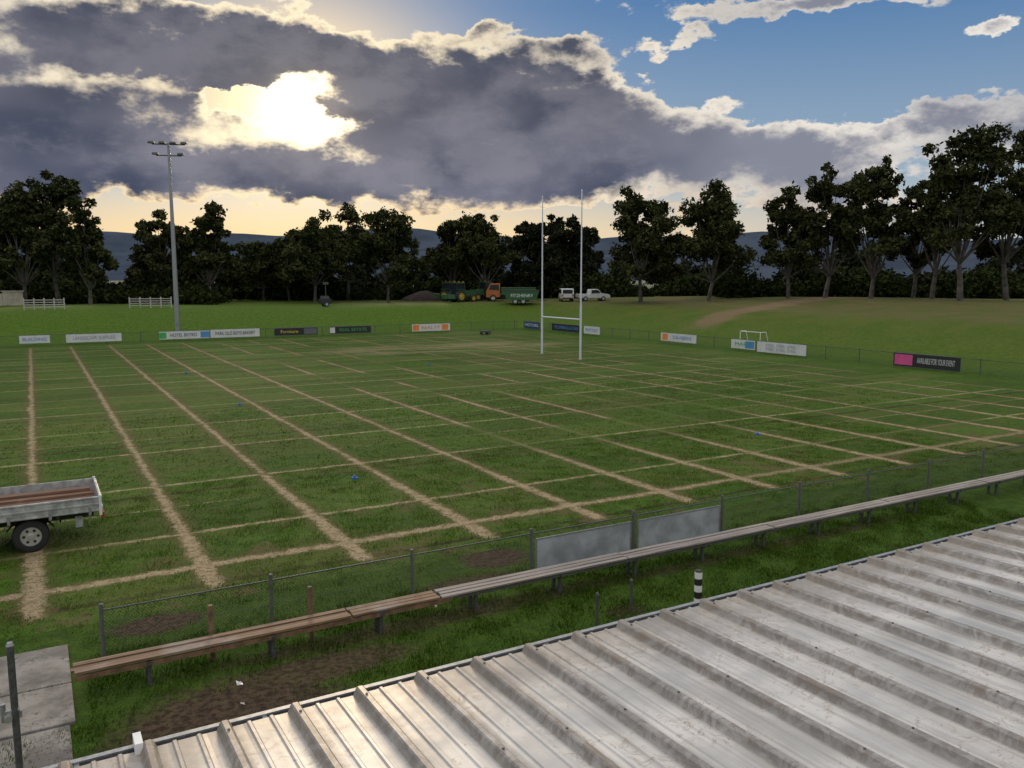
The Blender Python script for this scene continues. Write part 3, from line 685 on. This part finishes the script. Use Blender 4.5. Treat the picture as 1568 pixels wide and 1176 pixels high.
a,b=ground(743,512,0); e=empty('roller_machine',(a,b,0)); mb=MB(); mb.cyl((.5,-.5,.3),(.5,.5,.3),.3,.3,dsteel,16); mb.box(-.7,.4,-.35,.35,.3,.6,dsteel); mb.wheel(-.5,-.4,.25,.25,.15,tyre,rim,12); mb.wheel(-.5,.4,.25,.25,.15,tyre,rim,12); mb.build('body',parent=e); e.scale=(.7,.7,.7)
def heap(name,x,D,rx,ry,h,mat,seed):
    a,b=at_depth(x,D); n=26; th=np.linspace(0,2*np.pi,n,endpoint=False); rs=np.linspace(1,0,9); r=np.random.default_rng(seed); V=[];
    for i,q in enumerate(rs):
        for t in th:
            k=1+.12*math.sin(3*t+seed)+.07*math.sin(7*t)
            V.append((q*rx*k*math.cos(t),q*ry*k*math.sin(t),h*(1-q**1.5)*(1+r.uniform(-.06,.06))-(.1 if i==0 else 0)))
    V=np.array(V); Fq=[]
    for i in range(8):
        for j in range(n): Fq.append((i*n+j,i*n+(j+1)%n,(i+1)*n+(j+1)%n,(i+1)*n+j))
    o=np_mesh(name,V,np.array(Fq),[mat]); o.location=(a,b,float(terr(a,b)))
heap('soil_heap',650,131,4.0,3,1.5,dirt,1)
# ---------------------------------------------------------------- trees
def leafmat(name,c0,c1):
    m,g,bs=newmat(name); P=g.n.new('ShaderNodeNewGeometry').outputs['Position']
    c=g.mix(g.mr(g.noise(P,.7,2,.65),.38,.62),c0,c1)
    df=g.n.new('ShaderNodeBsdfDiffuse'); g.put(df.inputs[0],c); out=m.node_tree.nodes['Material Output']; g.n.remove(bs)
    g.l.new(df.outputs[0],out.inputs[0])
    return m
LM=leafmat('eucalypt_leaves',(.022,.028,.011),(.068,.073,.029)); LM2=leafmat('shrub_leaves',(.014,.021,.008),(.038,.050,.016)); LM3=leafmat('casuarina_foliage',(.014,.018,.010),(.036,.040,.022))
bark=simple('gum_bark',(.085,.075,.065),.85,0,.5,1.5,.5)
def leaves(centres,radii,per,size,rng,flat=.72):
    out=[]
    for c,r,p in zip(centres,radii,per):
        d=rng.normal(size=(p,3)); d/=np.linalg.norm(d,axis=1)[:,None]+1e-9
        rr=r*rng.uniform(.2,1.0,p)**.5*(1+.22*np.sin(5*d[:,0]+c[0])*np.sin(5*d[:,1]+c[1])); far=rng.random(p)<.14; rr=np.where(far,rr*1.35,rr)
        q=d*rr[:,None]; q[:,2]*=flat; out.append(q+c)
    C=np.concatenate(out); n=len(C)
    u=rng.normal(size=(n,3)); u/=np.linalg.norm(u,axis=1)[:,None]; v=rng.normal(size=(n,3)); v-=u*(u*v).sum(1)[:,None]; v/=np.linalg.norm(v,axis=1)[:,None]
    s=(size*rng.uniform(.5,1.4,n))[:,None]; u=u*s; v=v*s*.55
    V=np.stack([C-u,C-v,C+u,C+v],1).reshape(-1,3); return V
def tree(name,x,ytop,wpx,D,seed,lm=LM,dens=1.0,crown0=.12,clr=1.0):
    a,b=at_depth(x,D,ytop); z0=float(terr(a,b))
    ct=6.1+(427-ytop)/F*D*1.02; H=ct-z0; Wd=wpx/F*D*1.12; rng=np.random.default_rng(seed)
    R=Wd/2; cz0=H*crown0; ncl=int(125*clr); cs=[];rs=[]
    subs=[]
    ph=rng.uniform(0,6.28)
    for i in range(7):
        t=ph+2*np.pi*i/7+rng.uniform(-.35,.35); q=rng.uniform(.52,.74)
        subs.append((np.array([q*R*np.cos(t),q*R*np.sin(t),cz0+(H-cz0)*rng.uniform(.14,.55)]),rng.uniform(.30,.40)*R))
    for i in range(5):
        t=ph+2*np.pi*i/5+rng.uniform(-.4,.4); q=rng.uniform(.25,.55)
        subs.append((np.array([q*R*np.cos(t),q*R*np.sin(t),cz0+(H-cz0)*rng.uniform(.52,.80)]),rng.uniform(.33,.45)*R))
    for i in range(3):
        t=ph+2*np.pi*i/3; q=rng.uniform(.1,.35)
        subs.append((np.array([q*R*np.cos(t),q*R*np.sin(t),cz0+(H-cz0)*rng.uniform(.30,.55)]),rng.uniform(.34,.42)*R))
    subs.append((np.array([rng.uniform(-.25,.25)*R,0,H-R*.42]),R*.44))
    for j in range(ncl):
        c0,sr=subs[j%len(subs)]
        d=rng.normal(size=3); d/=np.linalg.norm(d); d[2]=d[2]*.9+.05
        c=c0+d*sr*rng.uniform(.30,.98); r=R*rng.uniform(.11,.22)
        c[2]=min(c[2],H-r*.6); c[2]=max(c[2],cz0*.8)
        cs.append(c); rs.append(r)
    tb=MB(); rt=.012*H+.06
    lean=rng.uniform(-.04,.04,2)*H
    fork=np.array([lean[0],lean[1],H*rng.uniform(.13,.22)])
    mid=fork*.5+np.array([rng.uniform(-.1,.1),0,0])
    tb.cyl((0,0,-.3),tuple(mid),rt*1.25,rt,bark,8,False)
    tb.cyl(tuple(mid),tuple(fork),rt,rt*.85,bark,8,False)
    limbs=[]
    for c,sr in subs:
        e=c-np.array([0,0,sr*.3]); m_=fork*.5+e*.5+np.array([rng.uniform(-.3,.3),rng.uniform(-.3,.3),-.01*H])
        tb.cyl(tuple(fork),tuple(m_),rt*.45,rt*.30,bark,6,False); tb.cyl(tuple(m_),tuple(e),rt*.30,rt*.15,bark,6,False); limbs.append(e)
    for j,c in enumerate(cs):
        tb.cyl(tuple(limbs[j%len(subs)]),tuple(c),rt*.11,rt*.05,bark,4,False)
    per=[int(dens*105*r**2)+45 for r in rs]
    LV=leaves(cs,rs,per,.26,rng,.8)
    o0=len(tb.v); V=np.concatenate([np.array(tb.v),LV]); 
    Ft=np.array(tb.f); Fl=np.arange(len(LV)).reshape(-1,4)+o0
    o=np_mesh(name,V,np.concatenate([Ft,Fl]),[bark,lm],np.concatenate([np.zeros(len(Ft)),np.ones(len(Fl))])); o.location=(a,b,z0)
    return len(Fl)
T=[(-35,285,105,106),(26,270,105,105),(78,266,100,108),(128,302,72,104),(236,325,78,120),(318,311,72,118),(282,352,62,126),
   (400,362,90,132),(352,390,60,128),(478,328,100,124),(530,318,95,134),(592,317,104,124),(694,334,80,128),(738,322,92,126),
   (985,286,116,115),(1090,282,124,112),(1214,286,90,110),(1272,260,96,108),(1345,245,108,104),(1408,284,72,108),
   (1488,194,148,94),(1560,210,110,99),(1620,230,100,98),(1440,248,70,101),(440,352,70,132)]
tot=0
for i,(x,yt,wp,D) in enumerate(T):
    R_=x>1180
    tot+=tree('eucalyptus_tree',x,yt,wp,D,100+i,crown0=.20 if R_ else .12,clr=.82 if R_ else 1.0)
for i,(x,yt,wp,D) in enumerate([(806,338,76,137),(845,333,74,136),(886,336,64,137)]): tot+=tree('casuarina_tree',x,yt,wp,D,300+i,LM3,1.7,.03,1.3)
rng=np.random.default_rng(9); cs=[];rs=[]
def gapf(x): return sum(math.exp(-((x-c)/w_)**2) for c,w_ in((180,32),(640,26),(922,20),(1165,28)))
for x in np.arange(-140,1760,11):
    for _ in range(3):
        D=rng.uniform(143,165); a,b=at_depth(x+rng.uniform(-8,8),D); top=(5.6+2.4*math.sin(x*.021)+1.7*math.sin(x*.057+2))*(1-.5*min(1,gapf(x)))
        r=rng.uniform(1.4,2.4)*(1-.3*min(1,gapf(x))); cs.append(np.array([a,b,2.7+rng.uniform(.15,1)*max(2.2,top)])); rs.append(r)
LV=leaves(cs,rs,[int(75*r) for r in rs],.5,rng)
np_mesh('distant_trees',LV,np.arange(len(LV)).reshape(-1,4),[LM3])
cs=[];rs=[]
for x in np.arange(-140,1760,7):
    for _ in range(2):
        D=rng.uniform(133,142)-(16 if x>1100 or x<350 else 0); a,b=at_depth(x+rng.uniform(-6,6),D); r=rng.uniform(.9,1.7)*(1.2+.5*math.sin(x*.03))
        cs.append(np.array([a,b,float(terr(a,b))+r*rng.uniform(.4,1.1)])); rs.append(r)
for x in np.arange(-60,330,7):
    D=rng.uniform(110,114); a,b=at_depth(x,D); r=rng.uniform(.8,1.4); cs.append(np.array([a,b,float(terr(a,b))+r*.7])); rs.append(r)
LV=leaves(cs,rs,[int(110*r) for r in rs],.32,rng,.9)
np_mesh('shrubs',LV,np.arange(len(LV)).reshape(-1,4),[LM2])
# ---------------------------------------------------------------- hills
hm,g,bs=newmat('hills_forest_haze'); P=g.n.new('ShaderNodeNewGeometry').outputs['Position']
c=g.mix(g.mr(g.noise(P,.004,6,.6),.35,.65),(.042,.055,.080),(.065,.082,.112)); g.put(bs.inputs['Base Color'],c); bs.inputs['Roughness'].default_value=1; bs.inputs['Specular IOR Level'].default_value=0  # blue-grey aerial haze put into the forest base colour
def ridge(D0,fn,seed,depth=900):
    xs_=np.arange(-700,2300,12); V=[];rows=9; r=np.random.default_rng(seed); nz=r.uniform(-1,1,len(xs_)+40); nz=np.convolve(nz,np.ones(5)/5,'same')[:len(xs_)]
    for j in range(rows):
        q=j/(rows-1)
        for i,x in enumerate(xs_):
            az=math.atan((x-784)/F); dist=D0-depth*(1-q); a_=dist*math.sin(az+YAW); b_=dist*math.cos(az+YAW)
            top=(427-fn(x))/F*D0*math.cos(az)+6; h=top*sst(q*1.0)*(1)+nz[i]*D0*.0012*q+ 14*math.sin(i*.9+j*1.7)*q*(1-q)
            V.append((a_,b_,h-5*(1-q)))
    n=len(xs_); Fq=[(j*n+i,j*n+i+1,(j+1)*n+i+1,(j+1)*n+i) for j in range(rows-1) for i in range(n-1)]
    return np_mesh('hills',np.array(V),np.array(Fq),[hm],smooth=True)
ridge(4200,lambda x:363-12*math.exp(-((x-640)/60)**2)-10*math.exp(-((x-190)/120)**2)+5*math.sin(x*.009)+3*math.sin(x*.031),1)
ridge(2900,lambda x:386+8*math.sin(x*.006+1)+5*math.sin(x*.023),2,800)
print('leaves',tot)
